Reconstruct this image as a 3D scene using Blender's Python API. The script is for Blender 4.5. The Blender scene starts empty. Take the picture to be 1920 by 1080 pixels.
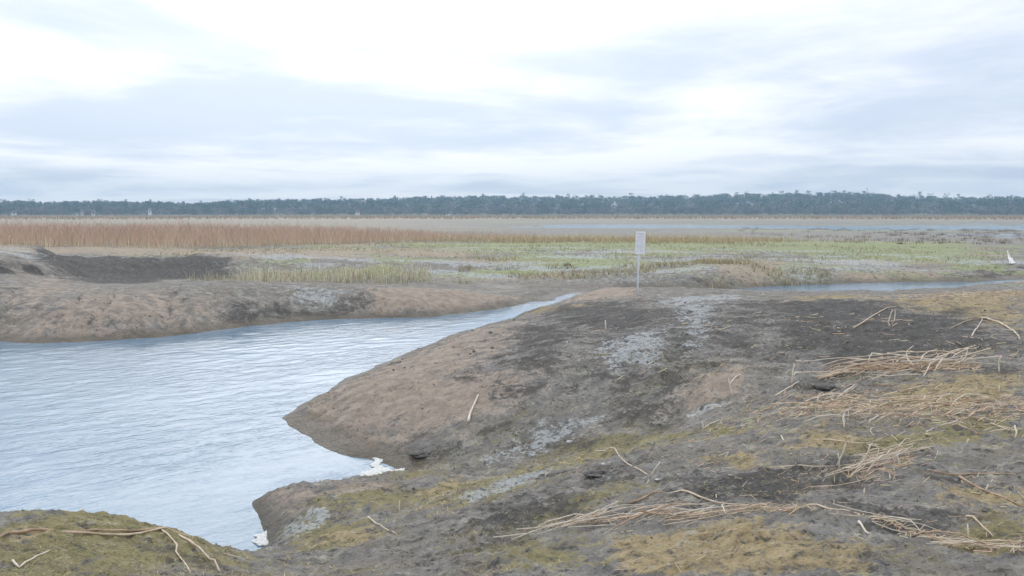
import bpy, bmesh, math, random
import numpy as np
from mathutils import Vector, Matrix
random.seed(7); rng = np.random.default_rng(7)
S = bpy.context.scene
C = S.collection
R = math.radians

# ------------------------------------------------------------------ camera
F = 1663.0; CAMZ = 3.0; PITCH = math.atan(140/F)
cd = bpy.data.cameras.new('camera'); cam = bpy.data.objects.new('camera', cd); C.objects.link(cam)
cd.sensor_width = 36; cd.lens = 36*F/1920; cd.clip_end = 6000; cd.clip_start = .1
cam.location = (0, 0, CAMZ); cam.rotation_euler = (math.pi/2-PITCH, 0, 0)
S.camera = cam

# ------------------------------------------------------------------ world, sun, exposure
SUN_EL, SUN_AZ = R(34), R(-12)            # azimuth from +Y, positive to +X
sdir = Vector((math.sin(SUN_AZ)*math.cos(SUN_EL), math.cos(SUN_AZ)*math.cos(SUN_EL), math.sin(SUN_EL)))
W = bpy.data.worlds.new('World'); S.world = W; W.use_nodes = True
nt = W.node_tree; nt.nodes.clear()
def N(nt, typ, **kw):
    n = nt.nodes.new(typ)
    for k, v in kw.items():
        if k.startswith('i_'):
            key = k[2:]; key = int(key) if key.isdigit() else key.replace('_', ' ')
            n.inputs[key].default_value = v
        else: setattr(n, k, v)
    return n
def L(nt, a, b): nt.links.new(a, b)
def math_node(nt, op, a, b=None, c=None, clamp=False):
    n = nt.nodes.new('ShaderNodeMath'); n.operation = op; n.use_clamp = clamp
    for i, v in enumerate((a, b, c)):
        if v is None: continue
        if isinstance(v, (int, float)): n.inputs[i].default_value = v
        else: nt.links.new(v, n.inputs[i])
    return n.outputs[0]
def mixc(nt, fac, a, b, blend='MIX'):
    n = nt.nodes.new('ShaderNodeMix'); n.data_type = 'RGBA'; n.blend_type = blend
    for idx, v in ((0, fac), (6, a), (7, b)):
        if isinstance(v, (int, float)): n.inputs[idx].default_value = v
        elif isinstance(v, tuple): n.inputs[idx].default_value = (*v, 1) if len(v) == 3 else v
        else: nt.links.new(v, n.inputs[idx])
    return n.outputs[2]
def smooth(nt, v, lo, hi, a=0., b=1.):
    n = nt.nodes.new('ShaderNodeMapRange'); n.interpolation_type = 'SMOOTHSTEP'
    nt.links.new(v, n.inputs[0])
    for i, x in zip((1, 2, 3, 4), (lo, hi, a, b)): n.inputs[i].default_value = x
    return n.outputs[0]

tc = N(nt, 'ShaderNodeTexCoord'); sep = N(nt, 'ShaderNodeSeparateXYZ'); L(nt, tc.outputs['Generated'], sep.inputs[0])
zc = math_node(nt, 'MAXIMUM', sep.outputs[2], 0.0)
den = math_node(nt, 'ADD', zc, .075)
cu = math_node(nt, 'DIVIDE', sep.outputs[0], den); cv = math_node(nt, 'DIVIDE', sep.outputs[1], den)
comb = N(nt, 'ShaderNodeCombineXYZ'); L(nt, cu, comb.inputs[0]); L(nt, cv, comb.inputs[1])
def cloud(scale, off, det=6, rough=.55, dist=.3):
    mp = N(nt, 'ShaderNodeMapping'); mp.inputs['Location'].default_value = off; mp.inputs['Scale'].default_value = (scale*1.0, scale, 1)
    L(nt, comb.outputs[0], mp.inputs[0])
    n = N(nt, 'ShaderNodeTexNoise'); L(nt, mp.outputs[0], n.inputs['Vector'])
    n.inputs['Scale'].default_value = 1; n.inputs['Detail'].default_value = det; n.inputs['Roughness'].default_value = rough; n.inputs['Distortion'].default_value = dist
    return n.outputs[0]
c1 = cloud(.42, (3.1, 1.3, 0), 5, .5, .6); c2 = cloud(1.0, (7.7, 2.2, 0), 7, .62, .4)
cl = math_node(nt, 'ADD', math_node(nt, 'MULTIPLY', c1, .68), math_node(nt, 'MULTIPLY', c2, .32))
bandn = math_node(nt, 'POWER', 2.718, math_node(nt, 'MULTIPLY', math_node(nt, 'POWER', math_node(nt, 'DIVIDE', math_node(nt, 'SUBTRACT', sep.outputs[2], .105), .045), 2.0), -1.0))
cl = math_node(nt, 'SUBTRACT', cl, math_node(nt, 'MULTIPLY', bandn, .045))
cl = smooth(nt, cl, .36, .58)
dot = N(nt, 'ShaderNodeVectorMath', operation='DOT_PRODUCT'); L(nt, tc.outputs['Generated'], dot.inputs[0]); dot.inputs[1].default_value = sdir
glow = math_node(nt, 'POWER', math_node(nt, 'MAXIMUM', dot.outputs['Value'], 0.0), 9.0)
ccol = mixc(nt, cl, (.60, .665, .80), (.95, .965, 1.0))
gain = math_node(nt, 'ADD', math_node(nt, 'MULTIPLY', glow, .45), .96)
vm = N(nt, 'ShaderNodeVectorMath', operation='SCALE'); L(nt, ccol, vm.inputs[0]); L(nt, gain, vm.inputs['Scale'])
sky = N(nt, 'ShaderNodeTexSky', sky_type='NISHITA', sun_disc=False); sky.sun_elevation = SUN_EL; sky.sun_rotation = SUN_AZ
sk = N(nt, 'ShaderNodeVectorMath', operation='SCALE'); L(nt, sky.outputs[0], sk.inputs[0]); sk.inputs['Scale'].default_value = .1
skmix = mixc(nt, .93, sk.outputs[0], vm.outputs[0])
bg = N(nt, 'ShaderNodeBackground'); L(nt, skmix, bg.inputs[0]); bg.inputs[1].default_value = 1.0
wo = N(nt, 'ShaderNodeOutputWorld'); L(nt, bg.outputs[0], wo.inputs[0])

sl = bpy.data.lights.new('sun', 'SUN'); so = bpy.data.objects.new('sun', sl); C.objects.link(so)
sl.energy = .8; sl.angle = R(50); sl.color = (1, .96, .9)
so.rotation_euler = sdir.to_track_quat('Z', 'Y').to_euler()
S.view_settings.view_transform = 'Standard'; S.view_settings.look = 'None'; S.view_settings.gamma = 1
S.view_settings.exposure = 0.36

# ------------------------------------------------------------------ helpers
def ray(px, py):
    a = (px-960)/F; b = (540-py)/F
    return Vector((a, math.cos(PITCH)+b*math.sin(PITCH), -math.sin(PITCH)+b*math.cos(PITCH)))
def at(px, py, z=0.0):
    d = ray(px, py); t = (z-CAMZ)/d.z
    return (d.x*t, d.y*t)
_perm = rng.permutation(512); _ang = rng.random(512)*2*np.pi
_gx, _gy = np.cos(_ang), np.sin(_ang)
def perlin(x, y):
    xi = np.floor(x).astype(np.int64); yi = np.floor(y).astype(np.int64); xf = x-xi; yf = y-yi
    u = xf*xf*xf*(xf*(xf*6-15)+10); v = yf*yf*yf*(yf*(yf*6-15)+10)
    def g(ix, iy, fx, fy):
        h = _perm[(_perm[ix & 511]+iy) & 511]; return _gx[h]*fx+_gy[h]*fy
    a = g(xi, yi, xf, yf); b = g(xi+1, yi, xf-1, yf); c = g(xi, yi+1, xf, yf-1); d = g(xi+1, yi+1, xf-1, yf-1)
    return (a+(b-a)*u)+((c+(d-c)*u)-(a+(b-a)*u))*v
def fbm(x, y, f, oct=4, gain=.5, seed=0):
    s = np.zeros_like(x); amp = 1.; tot = 0
    for o in range(oct):
        s += amp*perlin(x*f+17.3*o+seed*5.7, y*f+9.1*o-seed*3.3); tot += amp; amp *= gain; f *= 2.03
    return s/tot*1.5
def sstep(x, a, b):
    t = np.clip((x-a)/(b-a), 0, 1); return t*t*(3-2*t)
def sdf(poly, x, y):
    """signed distance, negative inside"""
    P = np.asarray(poly, float); d = np.full(x.shape, 1e9); ins = np.zeros(x.shape, bool)
    for i in range(len(P)):
        ax, ay = P[i]; bx, by = P[(i+1) % len(P)]; ex, ey = bx-ax, by-ay
        wx, wy = x-ax, y-ay; t = np.clip((wx*ex+wy*ey)/(ex*ex+ey*ey+1e-12), 0, 1)
        d = np.minimum(d, (wx-t*ex)**2+(wy-t*ey)**2)
        c = (ay > y) != (by > y)
        xx = ex*(y-ay)/(ey if abs(ey) > 1e-12 else 1e-12)+ax
        ins ^= c & (x < xx)
    d = np.sqrt(d); return np.where(ins, -d, d)
def mesh_np(name, V, Fa, smooth_=True):
    V = np.ascontiguousarray(V, dtype=np.float32); Fa = np.ascontiguousarray(Fa, dtype=np.int32); k = Fa.shape[1]
    me = bpy.data.meshes.new(name); me.vertices.add(len(V)); me.vertices.foreach_set('co', V.ravel())
    me.loops.add(Fa.size); me.loops.foreach_set('vertex_index', Fa.ravel())
    me.polygons.add(len(Fa)); me.polygons.foreach_set('loop_start', np.arange(0, Fa.size, k, dtype=np.int32))
    try: me.polygons.foreach_set('loop_total', np.full(len(Fa), k, dtype=np.int32))
    except Exception: pass
    me.polygons.foreach_set('use_smooth', np.full(len(Fa), smooth_))
    me.update(calc_edges=True); me.validate(); return me
def add(name, me, mat=None, parent=None, loc=None):
    o = bpy.data.objects.new(name, me); C.objects.link(o)
    if mat and me is not None and not me.materials: me.materials.append(mat)
    if parent: o.parent = parent
    if loc is not None: o.location = loc
    return o
def tag(o, label=None, cat=None, group=None, kind=None):
    for k, v in (('label', label), ('category', cat), ('group', group), ('kind', kind)):
        if v: o[k] = v
    return o
def colattr(me, name, arr):
    a = me.color_attributes.new(name, 'FLOAT_COLOR', 'POINT'); a.data.foreach_set('color', np.ascontiguousarray(arr, dtype=np.float32).ravel())
def newmat(name):
    m = bpy.data.materials.new(name); m.use_nodes = True; t = m.node_tree; b = t.nodes['Principled BSDF']; return m, t, b
def simple(name, c1, c2, scale=20, rough=.8, bump=.0, coord='Object'):
    m, t, b = newmat(name); tcn = N(t, 'ShaderNodeTexCoord'); n = N(t, 'ShaderNodeTexNoise'); L(t, tcn.outputs[coord], n.inputs['Vector'])
    n.inputs['Scale'].default_value = scale; n.inputs['Detail'].default_value = 5
    L(t, mixc(t, smooth(t, n.outputs[0], .35, .65), c1, c2), b.inputs['Base Color']); b.inputs['Roughness'].default_value = rough
    b.inputs['Specular IOR Level'].default_value = .25
    if bump:
        bp = N(t, 'ShaderNodeBump'); bp.inputs['Strength'].default_value = bump; L(t, n.outputs[0], bp.inputs['Height']); L(t, bp.outputs[0], b.inputs['Normal'])
    return m
def varied(name, attr='Col', rough=.85, trans=0.0):
    """colour from a per-piece colour attribute"""
    m, t, b = newmat(name); a = N(t, 'ShaderNodeAttribute', attribute_name=attr); L(t, a.outputs['Color'], b.inputs['Base Color'])
    b.inputs['Roughness'].default_value = rough; b.inputs['Specular IOR Level'].default_value = .15
    return m

# ------------------------------------------------------------------ ground: shape
PX = lambda pts: [at(*p) for p in pts]
POND = ([(-40, 9), (-14, 7.8), (-7, 7.0), (-4.2, 6.9), (-2.9, 6.95)] +
    [(-2.5, 6.9)]+PX([(470, 1052), (500, 1040), (501, 1015), (499, 992), (486, 957), (476, 940), (500, 934), (560, 926), (640, 908), (700, 900), (758, 889), (722, 872), (690, 862), (640, 851),
        (590, 828), (538, 797), (530, 783), (560, 760), (640, 716), (720, 682), (830, 637), (900, 614), (960, 600), (1025, 584), (1058, 571)]) +
    [(1.8, 30.8), (2.6, 32.9), (6, 33.5)] +
    PX([(1400, 553), (1500, 555), (1650, 554), (1800, 547), (1870, 539), (1920, 536), (2400, 532), (2400, 520), (1920, 524), (1830, 528), (1700, 529), (1500, 534), (1380, 541)]) +
    [(6, 35.2), (4, 34.9), (2.6, 33.7), (1.5, 31.4), (1.1, 30.0)] +
    PX([(1002, 565), (940, 578), (860, 589), (780, 596), (700, 597), (600, 599), (540, 604), (440, 616), (380, 623), (300, 633), (150, 641), (60, 643), (0, 641), (-200, 640), (-700, 650), (-1600, 660)]))
def warp(px, py, z):
    x, y = at(px, py, z); return (math.atan2(x, y), math.log(math.hypot(x, y)))
CTRL = [(0,1080,1.4),(240,1080,1.32),(450,1080,1.1),(0,985,1.22),(200,980,1.2),(200,962,1.1),(300,980,1.06),(380,1003,.82),(430,1024,.6),(480,1045,.4),(520,1040,.4),
 (560,1060,.8),(700,1000,.62),(700,1075,.95),(620,950,.45),(900,1060,1.15),(900,940,.72),(1000,880,.62),
 (1150,1060,1.3),(1150,950,1.05),(1150,850,.8),(1400,1060,1.4),(1400,950,1.25),(1400,850,1.08),(1400,790,.95),
 (1650,1060,1.4),(1650,900,1.27),(1650,780,1.2),(1650,700,1.2),(1900,1060,1.4),(1900,900,1.32),(1900,760,1.3),(1900,650,1.3),(1900,580,1.25),(1900,545,1.05),
 (850,858,.22),(960,815,.38),(1080,796,.52),(1250,778,.68),
 (600,775,.45),(750,770,.62),(850,720,.82),(900,660,.8),(1050,700,.95),(1050,630,1.0),(1200,640,1.15),(1350,640,1.2),(1350,720,.98),(1500,640,1.22),(1500,700,1.1),(1700,610,1.22),
 (1050,590,.7),(1195,551,.78),(1200,580,.95),(1350,555,.85),(1500,556,.9),(1700,554,1.0),(1400,552,.6),(1500,553,.6),(1700,551,.65),(1400,553,.3),(1500,553,.3),(1650,552,.3),(1800,548,.4),(1120,538,.8),(1160,536,.75),(1300,546,.8),(1250,544,.75),(1380,550,.6),
 (150,538,.85),(300,529,.88),(500,527,.85),(650,531,.78),(800,536,.62),(920,548,.42),(970,558,.3),(0,565,1.0),(600,528,.8),(400,527,.87),
 (40,486,1.1),(-200,484,1.1),(0,520,1.05),(0,468,1.2),(250,477,.95),(400,472,.9),(600,470,.82),(900,470,.75),(1200,462,.8),(1500,462,.7),(1800,462,.55),(1400,492,.85),(1460,495,.78),(1320,497,.6),(1600,507,.5),(1720,510,.45),(1830,505,.4),
 (0,450,1.0),(500,450,.85),(1000,448,.6),(1500,446,.5),(1900,446,.35),(2300,600,1.25),(2300,1000,1.4),(-400,980,1.25),(-400,560,1.2)]
def PW(x, y, z): return (960+F*x/(y*math.cos(PITCH)-(z-CAMZ)*math.sin(PITCH)), 540-F*(y*math.sin(PITCH)+(z-CAMZ)*math.cos(PITCH))/(y*math.cos(PITCH)-(z-CAMZ)*math.sin(PITCH)), z)
CTRL += [PW(-9,31,.25),PW(-5,31.5,.2),PW(-13,33,.3),PW(-9,35,.12),PW(-13,36,.15),PW(-1.5,32,.12),PW(-10,39.5,.12),PW(-14,39.5,.15),PW(-17,39,.3),PW(-10,43.2,.85),PW(-14,43,.9),PW(-5,36,.15),PW(0,36,.15),PW(-10,45.5,.92),PW(-16,45,1.0),PW(-4,42,.4),PW(4,42,.4),PW(-19,41,.9)]
_cp = np.array([warp(*c) for c in CTRL]); _cz = np.array([c[2] for c in CTRL])
def _phi(d2): return np.where(d2 > 1e-12, .5*d2*np.log(np.maximum(d2, 1e-12)), 0)
_n = len(CTRL); _A = np.zeros((_n+3, _n+3)); _D = ((_cp[:, None]-_cp[None])**2).sum(-1); _A[:_n, :_n] = _phi(_D)+np.eye(_n)*.0008
_A[:_n, _n] = 1; _A[:_n, _n+1:] = _cp; _A[_n, :_n] = 1; _A[_n+1:, :_n] = _cp.T
_w = np.linalg.solve(_A, np.r_[_cz, 0, 0, 0])
def plateau(th, lr):
    th = np.clip(th, -.7, .7); lr = np.clip(lr, 1.2, 4.7); s = _w[_n]+_w[_n+1]*th+_w[_n+2]*lr
    for i in range(_n): s = s+_w[i]*_phi((th-_cp[i, 0])**2+(lr-_cp[i, 1])**2)
    return np.clip(s, .12, 1.8)
SLOPE = [(200,990,1.9,1.2),(0,985,1.9,1.2),(350,1005,1.7,1.),(430,1025,1.0,.7),(480,1050,.5,.4),(620,930,.55,.2),(490,970,1.2,.2),(740,870,.4,.1),(640,790,.33,.3),(800,660,.3,.4),(1000,590,.25,.4),(1120,552,.7,.5),(1250,549,.6,.5),(1350,550,.5,.4),
 (1500,552,.25,.5),(1850,545,.25,.6),(860,570,.6,.4),(980,562,.6,.3),(600,565,.55,.6),(450,570,.55,.6),(250,590,.62,.6),(100,600,.6,.6),(400,575,.6,.6),(0,600,.4,.6),(200,500,.2,.5),(500,500,.09,.5),(900,510,.07,.4),(1050,545,.2,.2),(1400,522,.7,.35),(1460,522,.6,.35),(1330,530,.3,.3),(1600,522,.4,.3),(1720,520,.4,.3),(1880,500,.1,.3)]
_sp = np.array([warp(a, b, z) for a, b, s, z in SLOPE]); _ss = np.array([s for _, _, s, _ in SLOPE])
def slope(th, lr):
    num = 0; den = 0
    for (a, b), s in zip(_sp, _ss):
        w = 1/((th-a)**2+(lr-b)**2+.004)**1.6; num = num+w*s; den = den+w
    return num/den
SKY = np.array([(-900,385),(-300,379),(0,381),(60,381),(95,386),(125,382),(250,381),(400,384),(430,378),(560,374),(700,374),(780,369),(900,367),(1100,368),(1300,367),(1450,363),(1580,363),(1650,367),(1800,373),(1920,373),(2200,370),(2900,376)], float)
SKYTH = np.arctan((SKY[:, 0]-960)/F); SKYEL = (400-SKY[:, 1])/F
RF0, RF1 = 860., 1300.
def hill(th): return np.maximum(CAMZ+np.interp(th, SKYTH, SKYEL)*RF1*.96-13.5, 1.0)
BLUFF = [(-60, 27.5), (-21, 28), (-18.6, 28.6), (-17.3, 30), (-16.6, 32), (-16.8, 34), (-18.5, 37), (-21, 40), (-60, 44)]
T_ = lambda px: math.atan((px-960)/F)
def height(x, y, fine=True):
    x = np.asarray(x, float); y = np.asarray(y, float)
    r = np.hypot(x, y)+1e-6; th = np.arctan2(x, y); lr = np.log(r)
    k = np.clip(r/14, .3, 2.2)
    wx = x+.16*k*fbm(x, y, .8, 3, seed=1); wy = y+.16*k*fbm(x, y, .8, 3, seed=2)
    ds = sdf(POND, wx, wy)
    P = plateau(th, lr)
    flat = .08+.06*(1-sstep(th, T_(900), T_(1300)))-.14*sstep(r, 165, 190)*(1-sstep(r, 225, 265))*sstep(th, T_(720), T_(1150))+.02*sstep(r, 260, 330)-.05*sstep(th, T_(1450), T_(1800))+.2*(1-sstep(th, T_(350), T_(760)))+.32*fbm(x*.3, y, .06, 5, .65, seed=3)
    far = np.where(r < 400, flat, 0); far = far+(.35)*sstep(r, 360, 470)
    far = far*1.0+hill(th)*sstep(r, RF0, RF1)
    t = sstep(r, 72, 118); P = P*(1-t)+far*t
    s = slope(th, np.clip(lr, 1.2, 4.5))
    pos = np.maximum(ds, 0)
    Pp = np.maximum(P, .05); land = np.where(r < 100, Pp*np.tanh(s*pos/Pp), P)
    # undulation, rills on the far mound, clods
    am = sstep(pos, .05, 1.2)
    mound = sstep(r, 19, 21)*(1-sstep(r, 30, 33))*sstep(-th, -.05, .1)
    along = x*.93+.25*y
    rill = np.abs(perlin(along*1.15+.5*fbm(x, y, .5, 2, seed=6), y*.1))
    land = land-mound*(1-sstep(th, T_(400), T_(520)))*.07*np.exp(-(rill/.05)**2)*sstep(pos, .1, .8)*(1-sstep(pos, 2.2, 3.2))
    bl = sdf(BLUFF, x+.5*fbm(x, y, .6, 3, seed=11), y+.7*fbm(x, y, .6, 3, seed=12))
    land = land+.4*(1-sstep(bl, -.5, .45))*(1+.25*fbm(x, y, .5, 3, seed=13))
    near = 1-sstep(r, 45, 80)
    land = land+am*near*(1-.6*mound)*(.085*fbm(x, y, .45, 3, seed=4))
    if fine:
        rough = 1-.9*mound
        land = land+near*sstep(pos, 0, .35)*rough*(.055*fbm(x, y, 2.3, 4, .62, seed=5)+.05*np.abs(fbm(x, y, 8, 3, .6, seed=8))*(1-sstep(r, 14, 25)))
        mid = sstep(r, 32, 38)*(1-sstep(r, 70, 95))
        land = land+mid*am*.10*fbm(x, y, 1.1, 3, .6, seed=9)
    land = np.where((r < 100), np.where(ds < 0, -np.minimum(.9, .35*(-ds))-.01, np.maximum(land, -.02+.1*np.minimum(pos, .3))), land)
    return land
def hit(px, py, it=60):
    """world point where the line of sight meets the ground"""
    d = ray(px, py); ts = np.exp(np.linspace(math.log(2.5), math.log(900), 900))
    h = height(d.x*ts, d.y*ts, False); z = CAMZ+d.z*ts; k = np.argmax(z < h)
    a, b = ts[max(k-1, 0)], ts[k]
    tt = np.linspace(a, b, 25); h = height(d.x*tt, d.y*tt, False); k = np.argmax(CAMZ+d.z*tt < h); t = tt[k]
    return (d.x*t, d.y*t)
def H1(x, y): return float(height(np.array([x]), np.array([y]))[0])

th_d = np.linspace(-.68, .68, 620); th_s = np.linspace(.68, 2*math.pi-.68, 110)[1:-1]
TH = np.r_[th_d, th_s]
rows = [.5]
while rows[-1] < 1700:
    r = rows[-1]
    dr = .045*r if r < 3 else (.0046*r if r < 9 else (.0075*r if r < 60 else (.012*r if r < 130 else .03*r)))
    rows.append(r+dr)
RR = np.array(rows); nr, nc = len(RR), len(TH)
GX = (RR[:, None]*np.sin(TH)[None]).ravel(); GY = (RR[:, None]*np.cos(TH)[None]).ravel()
GZ = height(GX, GY)
i, j = np.meshgrid(np.arange(nr-1), np.arange(nc), indexing='ij'); j2 = (j+1) % nc
quads = np.stack([i*nc+j, i*nc+j2, (i+1)*nc+j2, (i+1)*nc+j], -1).reshape(-1, 4)[:, ::-1]
gme = mesh_np('ground', np.stack([GX, GY, GZ], -1), quads)

# ------------------------------------------------------------------ ground: kinds of surface
r_ = np.hypot(GX, GY); th_ = np.arctan2(GX, GY)
ds_ = sdf(POND, GX, GY)
def patch(polys, soft=.25, n=.35, f=1.2, seed=20):
    m = np.zeros_like(GX)
    nz = fbm(GX, GY, f, 5, .65, seed=seed); kk = np.clip(r_/12, .35, 3)
    for p in polys:
        w = [hit(*q) for q in p]; xs = [a for a, _ in w]; ys = [b for _, b in w]
        sel = (GX > min(xs)-3) & (GX < max(xs)+3) & (GY > min(ys)-3) & (GY < max(ys)+3)
        if not sel.any(): continue
        d = sdf(w, GX[sel], GY[sel])+1.3*n*kk[sel]*nz[sel]
        m[sel] = np.maximum(m[sel], 1-sstep(d, -2.2*soft*kk[sel], 2.0*soft*kk[sel]))
    return m
near = 1-sstep(r_, 30, 38)
plain = sstep(r_, 34, 40)
sand = patch([[(534,785),(640,722),(830,640),(990,600),(960,640),(890,690),(1010,690),(960,760),(880,800),(750,835),(640,842)],
  [(1270,745),(1330,702),(1385,690),(1397,715),(1380,738),(1290,772)],
  [(700,542),(800,544),(920,556),(1000,569),(860,588),(690,594)],[(1075,564),(1100,552),(1180,546),(1200,556),(1100,566)],
  [(0,638),(60,592),(200,548),(350,562),(440,610),(200,638)],[(20,560),(100,520),(150,545),(60,580)],
  [(480,940),(640,915),(700,902),(720,915),(560,950),(500,975)]], .45, .7, 1.6)
silt = patch([[(1125,655),(1180,628),(1240,612),(1235,680),(1150,690)],[(1265,575),(1340,566),(1320,620),(1290,665),(1290,600)],
  [(1010,803),(1110,784),(1060,818),(960,858),(930,858)],[(850,938),(1000,888),(1060,872),(990,910),(880,942)],[(520,1032),(640,968),(560,975),(520,1010)],
  [(1300,775),(1380,745),(1370,755),(1310,782)],[(1240,560),(1380,552),(1400,560),(1260,575)],[(640,545),(560,540),(560,560),(620,570)]], .15, .3, 2.5)
ochre = patch([[(1640,566),(1920,545),(1920,622),(1800,600)],[(1480,802),(1560,792),(1600,830),(1490,840)],[(1170,1015),(1400,982),(1640,1030),(1600,1080),(1160,1080)],
  [(1650,722),(1920,702),(1920,765),(1700,770)],[(1770,912),(1920,925),(1900,968),(1780,940)],[(590,1012),(700,982),(680,1022)],[(1290,866),(1420,848),(1400,872)],
  [(1490,905),(1530,900),(1540,920),(1500,925)],[(780,930),(860,900),(900,905),(800,935)],[(1000,580),(1100,568),(1130,572),(1010,590)],[(1480,558),(1600,552),(1640,560),(1500,566)],[(0,1000),(120,990),(160,1005),(20,1020)]], .2, .5, 1.6, 22)
moss = patch([[(0,968),(250,968),(480,1022),(450,1080),(0,1080)],[(560,935),(820,912),(1050,850),(1100,805),(1400,792),(1480,802),(1250,832),(1000,892),(700,965)],
  [(510,1010),(700,970),(760,1000),(600,1040)],[(860,1010),(1150,900),(1250,930),(1000,990)],[(1500,840),(1900,780),(1900,830),(1600,850)],[(900,1030),(1150,990),(1150,1060),(950,1080)],[(1700,1000),(1920,980),(1920,1060)]], .35, .6, 1.3, 24)
dark = patch([[(80,482),(370,480),(410,528),(150,528)],[(960,615),(1100,602),(1060,690),(940,690)],[(1420,590),(1600,572),(1850,600),(1850,690),(1500,690)],[(760,850),(850,840),(880,855),(800,866)],  # outline at mid mound is the mound's shade, painted dark
  [(1100,892),(1180,870),(1180,900),(1110,910)],[(430,570),(690,560),(700,592),(450,606)],[(1000,550),(1090,550),(1080,558),(1010,560)],[(1830,512),(1920,500),(1920,526),(1840,526)],[(1310,530),(1380,530),(1380,541),(1310,541)],
  [(1000,580),(1180,565),(1280,590),(1200,630),(1050,610)],[(1400,568),(1640,562),(1760,585),(1700,640),(1560,660),(1440,640)],[(1700,625),(1850,610),(1900,660),(1760,680)],[(1240,690),(1290,660),(1300,700),(1250,740)],[(1720,580),(1840,585),(1830,595),(1740,592)],[(1500,868),(1600,850),(1640,900),(1540,930)],[(1250,905),(1500,870),(1560,930),(1300,950)],[(1500,715),(1580,705),(1570,745),(1510,745)],[(1600,950),(1800,960),(1780,1010),(1620,1000)],[(860,960),(1060,930),(1080,960),(900,990)]], .3, .5, 1.2, 26)
green = patch([[(720,457),(1300,452),(1800,452),(1860,490),(1700,492),(1500,475),(1200,470),(850,476)],[(940,480),(1200,476),(1240,500),(960,505)],[(1390,500),(1520,495),(1540,520),(1400,525)],[(130,100+380),(300,478),(300,479),(140,482)]], .4, 1.0, .35, 28)
green = np.maximum(green, .55*sstep(fbm(GX, GY, 1.1, 4, seed=31), .15, .6)*near*.7)
beige = patch([[(-60,464),(960,464),(960,474),(600,477),(-60,474)],[(1230,458),(1440,458),(1440,467),(1240,468)],[(1300,488),(1480,490),(1480,530),(1330,530)],[(1660,505),(1760,510),(1760,526),(1670,526)],[(1600,460),(1760,470),(1740,476),(1600,468)]], .4, .8, .4, 30)
far = sstep(r_, 70, 100)
bank0 = (1-sstep(r_, 43, 45))*(1-sstep(th_, T_(330), T_(420)))
green = np.maximum(green, far*.75*sstep(fbm(GX*.25, GY, .06, 4, seed=55), -.05, .3)*(1-sstep(r_, 380, 460))); beige = np.maximum(beige, far*.8*sstep(fbm(GX*.25, GY, .05, 4, seed=56), .05, .4))
beige = np.maximum(beige, far*(.35+.35*(1-sstep(th_, T_(600), T_(1000)))+.3*sstep(r_, 300, 460)*(1-sstep(r_, 840, 870))))
beige = np.maximum(beige, plain*(1-far)*sstep(fbm(GX*.6, GY, .25, 4, seed=33), -.15, .35)*.85*(1-bank0))
silt = np.maximum(silt, plain*(1-far)*.95*sstep(fbm(GX*.6, GY*1.5, .3, 4, seed=35), -.2, .3)*(1-sstep(r_, 54, 66))*(1-sstep(r_, 45, 48)*(1-sstep(th_, T_(600), T_(950)))))
silt = np.maximum(silt, far*(1-sstep(r_, 380, 430))*.3)
green = np.maximum(green, plain*(1-far)*.9*sstep(fbm(GX, GY*1.3, .2, 4, seed=37), -.1, .3)*sstep(th_, T_(250), T_(700)))
ochre = np.maximum(ochre, near*.62*sstep(fbm(GX, GY, .75, 4, seed=39), .22, .6)*sstep(th_, -.05, .2))
moss = np.maximum(moss, near*.6*sstep(fbm(GX, GY, .6, 4, seed=41), 0, .5)*(1-sstep(r_, 9, 16)))
moss = np.maximum(moss, sstep(r_, 845, 880)*.9)
dark = np.maximum(dark, near*.6*sstep(fbm(GX, GY, 1.0, 4, seed=43), .1, .6))
dark = np.maximum(dark, .78*patch([[(960,600),(1500,562),(1850,600),(1860,690),(1400,690),(1260,750),(1000,770),(930,700)],[(1050,790),(1280,772),(1250,810),(1000,830)],[(760,1000),(1100,940),(1200,960),(900,1060)]], .8, 1.2, 1.5, 49)*(.75+.5*fbm(GX, GY, 1.4, 4, .6, seed=53)))
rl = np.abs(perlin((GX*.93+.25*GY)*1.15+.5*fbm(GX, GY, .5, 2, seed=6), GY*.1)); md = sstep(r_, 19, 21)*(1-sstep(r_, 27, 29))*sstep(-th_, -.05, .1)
dark = np.maximum(dark, md*(1-sstep(th_, T_(400), T_(520)))*.5*np.exp(-(rl/.03)**2)*sstep(ds_, .1, .8)*(1-sstep(ds_, 2.2, 3.2)))  # shade inside the rills, painted as a darker ground colour
bank = sstep(r_, 36, 38.5)*(1-sstep(r_+1.2*fbm(GX, GY, .5, 3, seed=46), 45.0, 47.0))*(1-sstep(th_, T_(370), T_(470)))*sstep(th_, T_(40), T_(110))
bl_ = sdf(BLUFF, GX, GY); edge = np.exp(-((bl_-.1)/.55)**2)*sstep(fbm(GX, GY, .7, 3, seed=47), -.2, .3)
dark = np.maximum(dark, np.maximum(bank*1.5, edge*1.2)); silt = silt*(1-bank); beige = beige*(1-bank); green = green*(1-bank)
mb = md*sstep(ds_, .3, 1.0)*.45*sstep(fbm(GX, GY, .5, 4, seed=48), -.3, .3); sand = np.maximum(sand, mb)
bk = patch([[(1310,488),(1480,492),(1490,532),(1340,534)],[(1560,506),(1770,510),(1760,526),(1580,526)],[(1655,505),(1760,510),(1760,526),(1670,526)]], .2, .4, .8, 54)
beige = np.maximum(beige, bk*(1.0+.6*np.abs(perlin(GX*2.2, GY*.3)))); silt *= 1-.95*bk; green *= 1-.7*bk; dark = np.maximum(dark, bk*.7*np.exp(-(perlin(GX*1.6, GY*.25)/.07)**2))
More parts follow.
